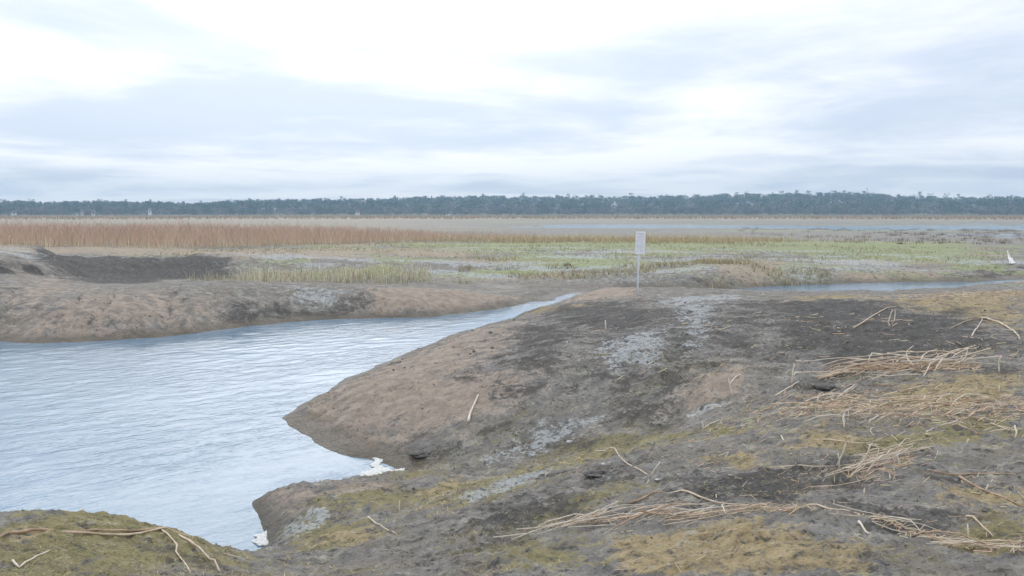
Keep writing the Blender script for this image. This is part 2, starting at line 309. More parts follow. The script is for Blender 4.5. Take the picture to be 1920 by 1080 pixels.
spit = patch([[(700,540),(800,540),(920,552),(1000,566),(860,587),(700,592)],[(1072,562),(1100,548),(1185,540),(1195,552),(1100,565)],[(1275,748),(1330,704),(1388,690),(1398,715),(1380,738),(1290,770)]], .1, .15, 1.5, 57)
sand = np.maximum(sand, spit*1.25); dark *= 1-.95*spit; silt *= 1-.9*spit; ochre *= 1-.8*spit
strip = sstep(r_, 46.5, 48)*(1-sstep(r_, 55, 58))*(1-sstep(th_, T_(800), T_(1000)))*sstep(fbm(GX, GY, .3, 3, seed=58), -.5, .1)
beige = np.maximum(beige, strip*1.1); silt *= 1-strip; green *= 1-.7*strip
zw = GZ+.02*fbm(GX, GY, 2, 2, seed=45)
wet = np.where(r_ < 60, 1-sstep(zw, .04, .20), 0)*(ds_ > -.5)
wet = np.maximum(wet, far*(1-sstep(r_, 380, 430))*(1-sstep(GZ, -.02, .02)))
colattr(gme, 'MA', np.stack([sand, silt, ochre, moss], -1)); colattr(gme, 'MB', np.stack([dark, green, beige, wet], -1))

m, t, b = newmat('mud_and_moss'); gmat = m
g = N(t, 'ShaderNodeNewGeometry')
def noise(t, src, scale, det=5, rough=.55, dist=0., st=(1, 1, 1)):
    mp = N(t, 'ShaderNodeMapping'); mp.inputs['Scale'].default_value = st; L(t, src, mp.inputs[0])
    n = N(t, 'ShaderNodeTexNoise'); L(t, mp.outputs[0], n.inputs['Vector']); n.inputs['Scale'].default_value = scale
    n.inputs['Detail'].default_value = det; n.inputs['Roughness'].default_value = rough; n.inputs['Distortion'].default_value = dist; return n.outputs[0]
pos = g.outputs['Position']
n1 = noise(t, pos, .9, 6, .6, .4); n2 = noise(t, pos, 4.5, 6, .65, .3); n3 = noise(t, pos, 22, 5, .65); n4 = noise(t, pos, 75, 3, .6)
A = N(t, 'ShaderNodeAttribute', attribute_name='MA'); B = N(t, 'ShaderNodeAttribute', attribute_name='MB')
sa = N(t, 'ShaderNodeSeparateColor'); L(t, A.outputs['Color'], sa.inputs[0]); sb = N(t, 'ShaderNodeSeparateColor'); L(t, B.outputs['Color'], sb.inputs[0])
nb = math_node(t, 'ADD', math_node(t, 'MULTIPLY', n2, .6), math_node(t, 'MULTIPLY', n3, .4))
n5 = noise(t, pos, 1.7, 8, .7, .6); n6 = noise(t, pos, 9, 6, .7, .4)
nm = smooth(t, math_node(t, 'ADD', math_node(t, 'MULTIPLY', n5, .5), math_node(t, 'MULTIPLY', n6, .5)), .36, .64)
nq = math_node(t, 'ADD', math_node(t, 'MULTIPLY', n2, .5), math_node(t, 'MULTIPLY', n3, .5)); nq = smooth(t, nq, .36, .64)
def msk(v, k=1.0, nn=None, lo=.3, hi=.8):
    q = math_node(t, 'MULTIPLY_ADD', math_node(t, 'SUBTRACT', nn or nm, .5), k, v)
    return smooth(t, q, lo, hi)
def var(n, a, c, lo=.32, hi=.68): return mixc(t, smooth(t, n, lo, hi), a, c)
col = var(n2, (.205, .195, .178), (.38, .355, .32))
col = mixc(t, smooth(t, n5, .46, .62, 0, .8), col, (.30, .265, .215))
col = mixc(t, smooth(t, n6, .54, .66, 0, .6), col, (.20, .20, .115))
col = mixc(t, smooth(t, n1, .58, .7, 0, .5), col, (.34, .335, .33))
col = mixc(t, msk(sb.outputs[2], .8), col, var(n3, (.38, .31, .23), (.56, .46, .34)))                       # beige
col = mixc(t, msk(sb.outputs[1], 1.0, nq), col, var(n2, (.27, .31, .15), (.45, .475, .25)))                  # green
col = mixc(t, msk(A.outputs['Alpha'], 1.1), col, var(n6, (.19, .175, .085), (.40, .345, .175)))               # moss
col = mixc(t, msk(sa.outputs[2], 1.1, nq), col, var(n6, (.31, .245, .135), (.54, .425, .24)))               # ochre
col = mixc(t, msk(sa.outputs[0], .7, nq), col, var(n2, (.34, .275, .22), (.50, .405, .32)))                 # sand
col = mixc(t, math_node(t, 'MULTIPLY', msk(sb.outputs[0], 1.25), .92), col, var(n6, (.042, .04, .037), (.13, .122, .112)))    # dark peat, plus shade painted in the rills and mid mound
col = mixc(t, math_node(t, 'MULTIPLY', msk(sa.outputs[1], 1.3, nq, .4, .9), .75), col, var(n3, (.38, .41, .415), (.64, .675, .68)))  # dried silt
col = mixc(t, smooth(t, n3, .56, .70, 0, .45), col, (.42, .37, .29))
sk_ = math_node(t, 'MULTIPLY_ADD', sa.outputs[0], -.8, 1.0)
col = mixc(t, math_node(t, 'MULTIPLY', smooth(t, n6, .46, .34, 0, .8), sk_), col, (.075, .073, .065))
col = mixc(t, math_node(t, 'MULTIPLY', smooth(t, n3, .45, .30, 0, .65), sk_), col, (.08, .075, .065))
col = mixc(t, math_node(t, 'MULTIPLY', B.outputs['Alpha'], .85), col, (.125, .10, .06))
L(t, col, b.inputs['Base Color'])
L(t, smooth(t, B.outputs['Alpha'], 0, 1, .85, .35), b.inputs['Roughness']); b.inputs['Specular IOR Level'].default_value = .22
hh = math_node(t, 'ADD', math_node(t, 'MULTIPLY', n2, .5), math_node(t, 'ADD', math_node(t, 'MULTIPLY', n3, .28), math_node(t, 'MULTIPLY', n4, .12)))
bp = N(t, 'ShaderNodeBump'); bp.inputs['Strength'].default_value = 1.0; bp.inputs['Distance'].default_value = .13; L(t, hh, bp.inputs['Height']); L(t, bp.outputs[0], b.inputs['Normal'])
ground = tag(add('ground', gme, gmat), kind='structure')

# ------------------------------------------------------------------ water
wr = [4.5]
while wr[-1] < 440: wr.append(wr[-1]*(1.006 if wr[-1] < 40 else 1.04))
wr = np.array(wr); wt = np.linspace(-.75, .75, 560)
X = (wr[:, None]*np.sin(wt)[None]).ravel(); Y = (wr[:, None]*np.cos(wt)[None]).ravel()
ca, sa_ = math.cos(R(128)), math.sin(R(128)); u = X*ca+Y*sa_; v = -X*sa_+Y*ca
calm = sstep(sdf(POND, X, Y), 0, -1.2)*(1-sstep(np.hypot(X, Y), 30, 60))
Z = .011*calm*(.45+.8*sstep(fbm(X, Y, .18, 3, seed=52), -.35, .35))*(fbm(u*3.0, v*1.1, 1.0, 3, .5, seed=50)+.6*fbm(u*6.0, v*2.4, 1.0, 2, seed=51))
n, k = len(wr), len(wt); i, j = np.meshgrid(np.arange(n-1), np.arange(k-1), indexing='ij')
wq = np.stack([i*k+j, (i+1)*k+j, (i+1)*k+j+1, i*k+j+1], -1).reshape(-1, 4)[:, ::-1]
wme = mesh_np('water', np.stack([X, Y, Z], -1), wq)
m, t, b = newmat('rippled_water'); g = N(t, 'ShaderNodeNewGeometry')
mp = N(t, 'ShaderNodeMapping'); mp.inputs['Rotation'].default_value = (0, 0, R(-38)); L(t, g.outputs['Position'], mp.inputs[0])
wa = noise(t, mp.outputs[0], 3.8, 4, .6, .6, (.5, 1, 1)); wb = noise(t, mp.outputs[0], 11, 3, .55, .3, (.5, 1, 1))
hh = math_node(t, 'ADD', math_node(t, 'MULTIPLY', wa, .7), math_node(t, 'MULTIPLY', wb, .25))
bp = N(t, 'ShaderNodeBump'); wc = noise(t, g.outputs['Position'], .22, 3, .5, .4); L(t, smooth(t, wc, .38, .62, .12, .42), bp.inputs['Strength']); bp.inputs['Distance'].default_value = .1; L(t, hh, bp.inputs['Height']); L(t, bp.outputs[0], b.inputs['Normal'])
b.inputs['Base Color'].default_value = (.155, .265, .37, 1); b.inputs['Roughness'].default_value = .07; b.inputs['IOR'].default_value = 1.33; b.inputs['Specular IOR Level'].default_value = .42
tag(add('water', wme, m), kind='structure')

# ------------------------------------------------------------------ ribbons: reeds and grass
def ribbons(name, base, hgt, wid, col, lean=.25, seg=3, plume=0., plcol=None, mat=None):
    n = len(base); az = rng.random(n)*2*np.pi; la = rng.normal(0, lean, n); lb = rng.normal(0, lean, n); fx = rng.random(n)*np.pi
    ts = np.linspace(0, 1, seg+1); V = np.zeros((n, seg+1, 2, 3)); Cc = np.zeros((n, seg+1, 2, 4)); Cc[..., 3] = 1
    for q, tt in enumerate(ts):
        cx = base[:, 0]+la*hgt*tt**1.6; cy = base[:, 1]+lb*hgt*tt**1.6; cz = base[:, 2]-.03+hgt*tt
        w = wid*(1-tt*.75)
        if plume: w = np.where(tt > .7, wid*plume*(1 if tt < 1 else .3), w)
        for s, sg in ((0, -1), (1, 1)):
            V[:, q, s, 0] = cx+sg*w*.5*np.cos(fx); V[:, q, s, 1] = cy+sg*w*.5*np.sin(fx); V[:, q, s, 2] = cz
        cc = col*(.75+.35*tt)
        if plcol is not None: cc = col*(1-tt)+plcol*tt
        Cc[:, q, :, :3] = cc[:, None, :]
    idx = np.arange(n*(seg+1)*2).reshape(n, seg+1, 2)
    Q = np.stack([idx[:, :-1, 0], idx[:, :-1, 1], idx[:, 1:, 1], idx[:, 1:, 0]], -1).reshape(-1, 4)
    me = mesh_np(name, V.reshape(-1, 3), Q); colattr(me, 'Col', Cc.reshape(-1, 4)); return add(name, me, mat)
reedmat = varied('dry_reed')
def jitter(c, n, s=.16):
    c = np.array(c); return np.clip(c*(1+rng.normal(0, s, (n, 1)))*(1+rng.normal(0, s*.4, (n, 3))), .01, .9)
def scatter(n, th0, th1, r0, r1, keep=None):
    th = rng.uniform(th0, th1, n); r = np.sqrt(rng.uniform(r0**2, r1**2, n)); x, y = r*np.sin(th), r*np.cos(th)
    if keep is not None:
        kk = keep(x, y, r, th); x, y = x[kk], y[kk]
    return np.stack([x, y, height(x, y)], -1)
T = lambda px: math.atan((px-960)/F)
# tall russet belt on the left, thinning and lowering towards the right
def belt(x, y, r, th):
    front = 56+3*fbm(x, y*0, .12, 3, seed=60)+14*sstep(th, T(300), T(900)); return (r > front) & (rng.random(len(x)) < 1-.5*sstep(th, T(500), T(1000))) & (rng.random(len(x)) < 1-sstep(th, T(700), T(1090)))
bs = scatter(62000, T(-420), T(1090), 54, 98, belt); th = np.arctan2(bs[:, 0], bs[:, 1])
hg = (1.12-.42*sstep(th, T(350), T(1000)))*(.5+.65*rng.random(len(bs))**.7)*(1+.35*fbm(bs[:, 0], bs[:, 1], .12, 2, seed=62)+.55*fbm(bs[:, 0], bs[:, 1], .9, 3, seed=66))*np.where(rng.random(len(bs)) < .06, 1.35, 1)
mixr = rng.random((len(bs), 1)); cb = np.where(mixr < .55, jitter((.58, .43, .31), len(bs)), jitter((.78, .66, .49), len(bs)))
pc = jitter((.56, .39, .31), len(bs), .25)*(1+.35*fbm(bs[:, 0], bs[:, 1], .25, 3, seed=65))[:, None]
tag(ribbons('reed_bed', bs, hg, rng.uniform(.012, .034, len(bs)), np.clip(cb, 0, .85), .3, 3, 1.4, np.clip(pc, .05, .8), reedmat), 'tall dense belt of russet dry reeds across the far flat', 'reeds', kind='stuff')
# low brown reeds right of that
bs = scatter(30000, T(640), T(1640), 62, 92, lambda x, y, r, th: (fbm(x, y, .5, 3, seed=68) > -.25) & (rng.random(len(x)) < sstep(th, T(640), T(950))) & (r > 68+6*fbm(x, y*0, .1, 3, seed=63)+10*sstep(th, T(1350), T(1560))) & (rng.random(len(x)) < 1-.9*sstep(th, T(1350), T(1560))))
cb = np.where(rng.random((len(bs), 1)) < .6, jitter((.48, .38, .23), len(bs)), jitter((.68, .56, .36), len(bs)))
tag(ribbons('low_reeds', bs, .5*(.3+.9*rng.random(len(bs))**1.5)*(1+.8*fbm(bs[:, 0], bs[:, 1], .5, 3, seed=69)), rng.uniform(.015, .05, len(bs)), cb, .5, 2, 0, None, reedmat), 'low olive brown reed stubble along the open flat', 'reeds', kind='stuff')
# pale upright stalks behind the far mound
bs = scatter(3000, T(350), T(810), 36.5, 41.5, lambda x, y, r, th: rng.random(len(x)) < .25+.75*sstep(th, T(380), T(520)))
cb = np.where(rng.random((len(bs), 1)) < .55, jitter((.48, .44, .28), len(bs)), jitter((.82, .74, .55), len(bs)))
tag(ribbons('reed_stand', bs, .5*(.3+.9*rng.random(len(bs))**1.6)*(1+.5*fbm(bs[:, 0], bs[:, 1], .6, 2, seed=67)), rng.uniform(.012, .032, len(bs)), cb, .2, 2, 0, None, reedmat), 'sparse pale green and straw reeds standing behind the low mud mound', 'reeds', kind='stuff')
# brown-green clumps on the flat around the sign
bs = scatter(9000, T(860), T(1560), 36, 47, lambda x, y, r, th: fbm(x, y, .28, 3, seed=64) > .12)
cb = np.where(rng.random((len(bs), 1)) < .6, jitter((.36, .33, .19), len(bs)), jitter((.55, .47, .29), len(bs)))
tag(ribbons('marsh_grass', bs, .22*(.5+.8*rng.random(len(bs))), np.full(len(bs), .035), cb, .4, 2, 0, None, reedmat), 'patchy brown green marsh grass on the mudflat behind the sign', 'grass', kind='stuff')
bs = scatter(14000, T(300), T(1900), 46, 70, lambda x, y, r, th: fbm(x, y, .2, 3, seed=37) > -.05)
cb = np.where(rng.random((len(bs), 1)) < .6, jitter((.40, .39, .24), len(bs)), jitter((.60, .52, .37), len(bs)))
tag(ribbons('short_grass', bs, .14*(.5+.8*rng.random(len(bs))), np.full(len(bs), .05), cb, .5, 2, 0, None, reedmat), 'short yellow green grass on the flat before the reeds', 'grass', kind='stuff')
# dark sedge tufts in the wetland
cen = scatter(330, T(1380), T(2050), 78, 190, lambda x, y, r, th: rng.random(len(x)) < .35+.6*sstep(th, T(1550), T(1750)))
bs = np.repeat(cen, 26, 0); bs[:, :2] += rng.normal(0, .35, (len(bs), 2))
cb = jitter((.30, .25, .19), len(bs), .25)
tag(ribbons('sedge_tufts', bs, .32*(.4+.9*rng.random(len(bs))), np.full(len(bs), .05), cb, .35, 2, 0, None, reedmat), 'scattered dark sedge tufts standing in the shallow wetland', 'sedge', kind='stuff')
# far strip of pale reeds at the foot of the wood
bs = scatter(16000, T(-300), T(2250), 430, 850); cb = np.where(rng.random((len(bs), 1)) < .6, jitter((.52, .36, .24), len(bs)), jitter((.38, .33, .18), len(bs)))
tag(ribbons('far_reed_strip', bs, 1.2*(.5+.8*rng.random(len(bs))), np.full(len(bs), .5), cb, .2, 2, 0, None, reedmat), 'distant strip of orange beige reeds at the foot of the wood', 'reeds', kind='stuff')

# ------------------------------------------------------------------ far wood
barkm = simple('pine_bark', (.16, .11, .08), (.25, .17, .12), 3)
leafm = varied('far_foliage')
def tree_template(kind, seed):
    q = np.random.default_rng(seed); V = []; Fc = []; Co = []
    def tri(p, s, c):
        k = len(V)
        a = q.normal(0, 1, (3, 3)); a /= np.linalg.norm(a, axis=1)[:, None]
        for e in a: V.append(p+e*s); Co.append((*c, 1))
        Fc.append((k, k+1, k+2))
    if kind == 'pine':        # flat-topped ragged crown on a bare stem
        for _ in range(9):
            c = np.array([q.normal(0, .13), q.normal(0, .13), q.uniform(.5, .97)]); rad = .17*(1.15-abs(c[2]-.72))
            for _ in range(13):
                d = q.normal(0, 1, 3); d /= np.linalg.norm(d); tri(c+d*rad*q.uniform(.5, 1)*np.array([1, 1, .6]), .075, np.array((.085, .125, .08))*q.uniform(.6, 1.4))
    elif kind == 'spruce':
        for _ in range(115):
            h = q.uniform(.12, 1)**.9; rr = .21*(1.03-h)*q.uniform(.55, 1.1); a = q.uniform(0, 6.283)
            tri(np.array([rr*math.cos(a), rr*math.sin(a), h]), .06, np.array((.065, .10, .07))*q.uniform(.6, 1.4))
    else:                     # bare broadleaf, twiggy grey-brown crown
        base = np.array((.23, .195, .185) if kind == 'bare' else (.16, .175, .105))
        for _ in range(12):
            c = np.array([q.normal(0, .19), q.normal(0, .19), q.uniform(.28, .85)])
            for _ in range(11):
                d = q.normal(0, 1, 3); d /= np.linalg.norm(d); tri(c+d*.17*q.uniform(.3, 1), .07, base*q.uniform(.65, 1.35))
    return np.array(V), np.array(Fc), np.array(Co)
def trunk_template(top=.8):
    a = np.arange(5)/5*2*np.pi; V = np.vstack([np.stack([np.cos(a)*rr, np.sin(a)*rr, np.full(5, z)], -1) for z, rr in ((-.05, .022), (.4, .016), (top, .008))])
    Fq = [(l*5+i, l*5+(i+1) % 5, (l+1)*5+(i+1) % 5, (l+1)*5+i) for l in range(2) for i in range(5)]; return V, np.array(Fq)
TP = {k: [tree_template(k, s+hash0) for s in range(5)] for hash0, k in ((100, 'pine'), (200, 'spruce'), (300, 'bare'), (400, 'leafy'))}
Vs, Fs, Cs = [], [], []; off = 0
for _ in range(6000):
    th = rng.uniform(T(-420), T(2340)); dep = rng.random()**1.15 if rng.random() < .75 else rng.random()*.12
    r = RF0+8+dep*(RF1-RF0+60); x, y = r*math.sin(th), r*math.cos(th)
    z = H1(x, y) if False else float(hill(np.array([th]))[0]*sstep(np.array([r]), RF0, RF1)[0]+.35)
    if dep < .12: kd = rng.choice(['bare', 'bare', 'leafy', 'pine']); hgt = rng.uniform(5, 11)
    else: kd = rng.choice(['pine', 'pine', 'spruce', 'bare', 'leafy'], p=[.34, .2, .16, .18, .12]); hgt = rng.uniform(11, 15.5)
    v, f, c = TP[kd][rng.integers(5)]; a = rng.uniform(0, 6.283); w = hgt*rng.uniform(.9, 1.25)*(1.0 if kd != 'bare' else 1.1)
    Vs.append(np.stack([x+w*(v[:, 0]*math.cos(a)-v[:, 1]*math.sin(a)), y+w*(v[:, 0]*math.sin(a)+v[:, 1]*math.cos(a)), z-.06*hgt+hgt*v[:, 2]], -1)); Fs.append(f+off); off += len(v)
    cc = c.copy(); cc[:, :3] *= rng.uniform(.65, 1.4); Cs.append(cc)
wm = mesh_np('wood', np.vstack(Vs), np.vstack(Fs), False); colattr(wm, 'Col', np.vstack(Cs))
tag(add('far_wood', wm, leafm), 'far mixed wood of pines and bare trees behind the wetland', 'wood', kind='stuff')
# pines standing clear of the skyline
crowns = []
for s in range(5):
    v, f, c = TP['pine'][s]; me = mesh_np('pine_crown', v, f, False); colattr(me, 'Col', c); me.materials.append(leafm); crowns.append(me)
tv, tf = trunk_template(); trm = mesh_np('pine_trunk', tv, tf); trm.materials.append(barkm)
for px in [12,40,62,104,128,141,152,178,190,205,214,228,240,262,284,292,312,330,346,378,391,416,430,446,458,472,486,523,600,640,700,742,790,830,905,980,1045,1066,1080,1098,1110,1125,1182,1250,1340,1380,1394,1462,1490,1512,1560,1578,1604,1614,1634,1650,1680,1704,1720,1740,1770,1795,1850,1890]:
    th = T(px+rng.uniform(-2, 2)); r = RF1+rng.uniform(0, 25); el = np.interp(th, SKYTH, SKYEL)+rng.uniform(.0003, .0036)
    hgt = rng.uniform(12, 15); top = CAMZ+el*r; o = add('pine_tree', None); o.location = (r*math.sin(th), r*math.cos(th), top-hgt); o.scale = (hgt*.8, hgt*.8, hgt); o.rotation_euler[2] = rng.uniform(0, 6)
    tag(o, 'pine whose ragged crown stands clear of the far wood skyline', 'tree', 'pines along the skyline of the far wood')
    add('crown', crowns[rng.integers(5)], None, o); add('trunk', trm, None, o)

# houses in the wood's edge
whitem = simple('white_render', (.78, .78, .76), (.84, .84, .83), 2); roofm = simple('roof_tile', (.17, .13, .12), (.26, .2, .18), 4); glassm = simple('dark_pane', (.05, .06, .07), (.08, .09, .1), 1, .15)
def boxmesh(name, x0, x1, y0, y1, z0, z1):
    V = np.array([(x, y, z) for z in (z0, z1) for x, y in ((x0, y0), (x1, y0), (x1, y1), (x0, y1))]); Fq = np.array([(3, 2, 1, 0), (4, 5, 6, 7), (0, 1, 5, 4), (1, 2, 6, 5), (2, 3, 7, 6), (3, 0, 4, 7)])
    return mesh_np(name, V, Fq, False)
def house(px, w, h, label, rot=0., up=1.2):
    w *= .75; h *= .75; th = T(px); r = RF0+10; o = add('house', None); o.location = (r*math.sin(th), r*math.cos(th), up); o.rotation_euler[2] = -th+rot; tag(o, label, 'house')
    add('wall', boxmesh('wall', -w/2, w/2, 0, 6, -2, h), whitem, o)
    V = np.array([(-w/2-.3, -.4, h), (w/2+.3, -.4, h), (w/2+.3, 6.4, h), (-w/2-.3, 6.4, h), (-w/2-.3, 3, h+2.2), (w/2+.3, 3, h+2.2)]); me = bpy.data.meshes.new('roof'); me.from_pydata(V.tolist(), [], [(0, 1, 5, 4), (2, 3, 4, 5), (1, 2, 5), (3, 0, 4), (3, 2, 1, 0)]); rf = add('roof', me, roofm, o)
    add('chimney', boxmesh('chimney', w*.15, w*.15+.7, 2.6, 3.3, h+1.2, h+3), roofm, rf)
    nw = max(1, int(w//2.6))
    for q in range(nw):
        cx = -w/2+w*(q+.5)/nw; add('window', boxmesh('window', cx-.45, cx+.45, -.06, .05, h*.45, h*.45+1.1), glassm, o)
house(30, 5, 2.8, 'lone white cottage among the trees near the end of the wood', .2)
house(148, 2.6, 3.2, 'small narrow white house beside the taller white gable', -.2)
house(157, 3.0, 4.4, 'tall narrow white gabled house amid the dark trees', .3, 1.0)
house(178, 4, 2.8, 'low white house just past the tall gable', .1)
house(283, 3.4, 5.0, 'white house standing alone below dark pines', -.1, 2.0)
house(418, 5, 2.2, 'pale low shed beside a green field at the wood edge', 0, .6)
house(672, 5, 3.5, 'pale farmhouse half hidden below a bare tree', .1)
house(842, 7, 2.4, 'long pale building under the rising part of the wood', 0, 1.0)
# radio mast
th = T(1622); r = RF1+30; zt = CAMZ+(400-354)/F*r; o = add('radio_mast', None); o.location = (r*math.sin(th), r*math.cos(th), zt-26); tag(o, 'thin lattice mast rising above the far wood', 'mast')
steel = simple('galvanised_steel', (.42, .44, .46), (.52, .54, .56), 6, .45)
add('pole', boxmesh('pole', -.28, .28, -.28, .28, 0, 26), steel, o); add('antenna', boxmesh('antenna', -.9, .9, -.15, .15, 22.5, 23.2), steel, o)

# ------------------------------------------------------------------ sign
def tube(name, pts, rad, sides=6, caps=True):
    pts = [Vector(p) for p in pts]; V = []; n = len(pts)
    rads = rad if hasattr(rad, '__len__') else [rad]*n
    for i, p in enumerate(pts):
        tg = (pts[min(i+1, n-1)]-pts[max(i-1, 0)]).normalized(); a = tg.orthogonal().normalized() if abs(tg.z) > .9 else tg.cross(Vector((0, 0, 1))).normalized(); bb = tg.cross(a)
        for s in range(sides):
            q = 2*math.pi*s/sides; V.append(p+(a*math.cos(q)+bb*math.sin(q))*rads[i])
    Fq = [(i*sides+s, i*sides+(s+1) % sides, (i+1)*sides+(s+1) % sides, (i+1)*sides+s) for i in range(n-1) for s in range(sides)]
    if caps: Fq += [tuple(range(sides))[::-1], tuple((n-1)*sides+s for s in range(sides))]
    me = bpy.data.meshes.new(name); me.from_pydata([tuple(v) for v in V], [], Fq)
    for p in me.polygons: p.use_smooth = True
    me.update(); return me
sx, sy = hit(1195, 551); sz = H1(sx, sy); k = sy/F
sg = add('notice_sign', None, None, None, (sx, sy, sz)); sg.rotation_euler = (0, R(1.6), 0); tag(sg, 'white notice board on a thin steel post stuck in the mud', 'sign')
TOPH = 118*k*1.0
postm = simple('white_post', (.62, .66, .70), (.74, .78, .82), 12, .4)
boardm = simple('enamel_board', (.88, .90, .92), (.93, .94, .95), 5, .35); inkm = simple('blue_grey_print', (.58, .63, .72), (.66, .70, .78), 30, .6)
add('post', tube('post', [(0, 0, -.4), (0, 0, .6), (0, 0, TOPH-.03)], .028, 10), postm, sg)
bw, bh = 18.5*k, 43*k
bd = add('board', boxmesh('board', -bw/2+.02, bw/2+.02, -.048, -.032, TOPH-bh, TOPH), boardm, sg)
# edge frame
fr = bmesh.new()
def bmbox(bm, x0, x1, y0, y1, z0, z1):
    vs = [bm.verts.new((x, y, z)) for z in (z0, z1) for x, y in ((x0, y0), (x1, y0), (x1, y1), (x0, y1))]
    for f in ((3, 2, 1, 0), (4, 5, 6, 7), (0, 1, 5, 4), (1, 2, 6, 5), (2, 3, 7, 6), (3, 0, 4, 7)): bm.faces.new([vs[i] for i in f])
L0, R0, B0, T0 = -bw/2+.02, bw/2+.02, TOPH-bh, TOPH
for q in ((L0-.008, L0, B0, T0), (R0, R0+.008, B0, T0), (L0-.008, R0+.008, B0-.008, B0), (L0-.008, R0+.008, T0, T0+.008)): bmbox(fr, q[0], q[1], -.053, -.03, q[2], q[3])
me = bpy.data.meshes.new('frame'); fr.to_mesh(me); add('frame', me, steel, bd)
pr = bmesh.new(); zz = T0-.05
for row in range(15):
    x = L0+.035; hgt = .02 if row else .03
    while x < R0-.05:
        w = random.uniform(.012, .04)
        if random.random() < .86: bmbox(pr, x, min(x+w, R0-.03), -.0515, -.049, zz-hgt, zz)
        x += w+.008
    zz -= .0395
    if zz < B0+.06: break
me = bpy.data.meshes.new('print'); pr.to_mesh(me); add('print', me, inkm, bd)
for z in (T0-.12, B0+.1): add('clamp', boxmesh('clamp', -.045, .045, -.031, .034, z-.015, z+.015), steel, sg)

# ------------------------------------------------------------------ foam, rivulet
foamm = simple('foam', (.60, .61, .58), (.82, .82, .79), 40, .7, .5)
def flatpatch(name, poly, step, zf, mat):
    xs = [p[0] for p in poly]; ys = [p[1] for p in poly]; gx, gy = np.meshgrid(np.arange(min(xs)-.05, max(xs)+.05, step), np.arange(min(ys)-.05, max(ys)+.05, step)); sh = gx.shape
    d = sdf(poly, gx.ravel(), gy.ravel())+.13*fbm(gx.ravel(), gy.ravel(), 6, 4, .6, seed=70); z = zf(gx.ravel(), gy.ravel(), d)
    ok = (d < .02).reshape(sh); i, j = np.meshgrid(np.arange(sh[0]-1), np.arange(sh[1]-1), indexing='ij'); kp = ok[:-1, :-1] & ok[1:, :-1] & ok[:-1, 1:] & ok[1:, 1:]
    i, j = i[kp], j[kp]; Q = np.stack([i*sh[1]+j, i*sh[1]+j+1, (i+1)*sh[1]+j+1, (i+1)*sh[1]+j], -1); used = np.unique(Q); mp_ = np.zeros(sh[0]*sh[1], int); mp_[used] = np.arange(len(used))
    return add(name, mesh_np(name, np.stack([gx.ravel(), gy.ravel(), z], -1)[used], mp_[Q]), mat)
def foamz(x, y, d): return np.clip(height(x, y), .004, .02)+np.clip(-d*.3, 0, .012)+.012*np.abs(fbm(x, y, 14, 3, seed=71))
tag(flatpatch('foam', PX([(702, 860), (714, 868), (716, 880), (748, 879), (762, 889), (742, 895), (700, 901), (650, 903), (692, 884)]), .018, foamz, foamm), 'white foam washed into the head of the muddy inlet', 'foam', kind='stuff')
tag(flatpatch('foam', PX([(478, 1004), (500, 998), (503, 1024), (476, 1024)]), .015, foamz, foamm), 'small white foam clump against the dark undercut mud edge', 'foam', kind='stuff')
cl_ = np.array([hit(*p) for p in ((1889, 472), (1891, 478), (1893, 484), (1896, 490), (1898, 496))]); tt = np.linspace(0, 1, 40); cx = np.interp(tt, np.linspace(0, 1, 5), cl_[:, 0]); cy = np.interp(tt, np.linspace(0, 1, 5), cl_[:, 1])
wv = np.linspace(-1, 1, 7); hw = .04+.10*tt+.05*fbm(tt*9, tt*0, 1, 2, seed=72); vx = (cx[:, None]+hw[:, None]*wv[None]).ravel(); vy = np.repeat(cy, 7)
vz = height(vx, vy).reshape(40, 7).max(1); vz = np.repeat(vz, 7)+.03+.03*fbm(vx, vy, 4, 2, seed=73); ii, jj = np.meshgrid(np.arange(39), np.arange(6), indexing='ij'); q_ = np.stack([ii*7+jj, ii*7+jj+1, (ii+1)*7+jj+1, (ii+1)*7+jj], -1).reshape(-1, 4)
tag(add('rivulet', mesh_np('rivulet', np.stack([vx, vy, vz], -1), q_), foamm), kind='structure')

# ------------------------------------------------------------------ dry reed stalks
strawm = simple('dry_straw', (.54, .42, .30), (.78, .65, .49), 9, .7); palem = simple('bleached_straw', (.66, .58, .47), (.84, .76, .64), 12, .7); brownm = simple('brown_stalk', (.33, .23, .15), (.54, .39, .27), 9, .75)
def subdiv(pts, n=4):
    out = []
    for i in range(len(pts)-1):
        for s in range(n): out.append(tuple(pts[i][q]+(pts[i+1][q]-pts[i][q])*s/n for q in range(len(pts[i]))))
    return out+[pts[-1]]
def stalk(pts, label, mat=None, rad=.006, stand=False, name='reed_stalk', group=None):
    mat = mat or strawm
    if stand:
        bx, by = hit(*pts[0]); bz = H1(bx, by); W3 = [(bx, by, bz-.03)]
        for px, py in pts[1:]:
            d = ray(px, py); tt = by/d.y; W3.append((d.x*tt, by+random.uniform(-.02, .02), CAMZ+d.z*tt))
        W3 = subdiv(W3, 2)
    else:
        W3 = []
        for px, py in subdiv(pts, 4):
            x, y = hit(px, py)
            if W3 and math.hypot(x-W3[-1][0], y-W3[-1][1]) > .9:
                d = ray(px, py); k_ = W3[-1][1]/d.y; x, y = d.x*k_, W3[-1][1]
            W3.append((x, y, H1(x, y)+rad*.9))
        z = np.array([p[2] for p in W3])
        for _ in range(2): z[1:-1] = np.maximum(z[1:-1], (z[:-2]+z[2:])/2)
        W3 = [(p[0], p[1], zz) for p, zz in zip(W3, z)]
    n = len(W3); rads = [rad*(1-.45*i/(n-1))*random.uniform(.9, 1.12) for i in range(n)]
    b0 = Vector(W3[0]); me = tube(name, [Vector(p)-b0 for p in W3], rads, 6)
    return tag(add(name, me, mat, None, b0), label, 'reed stalk', group)
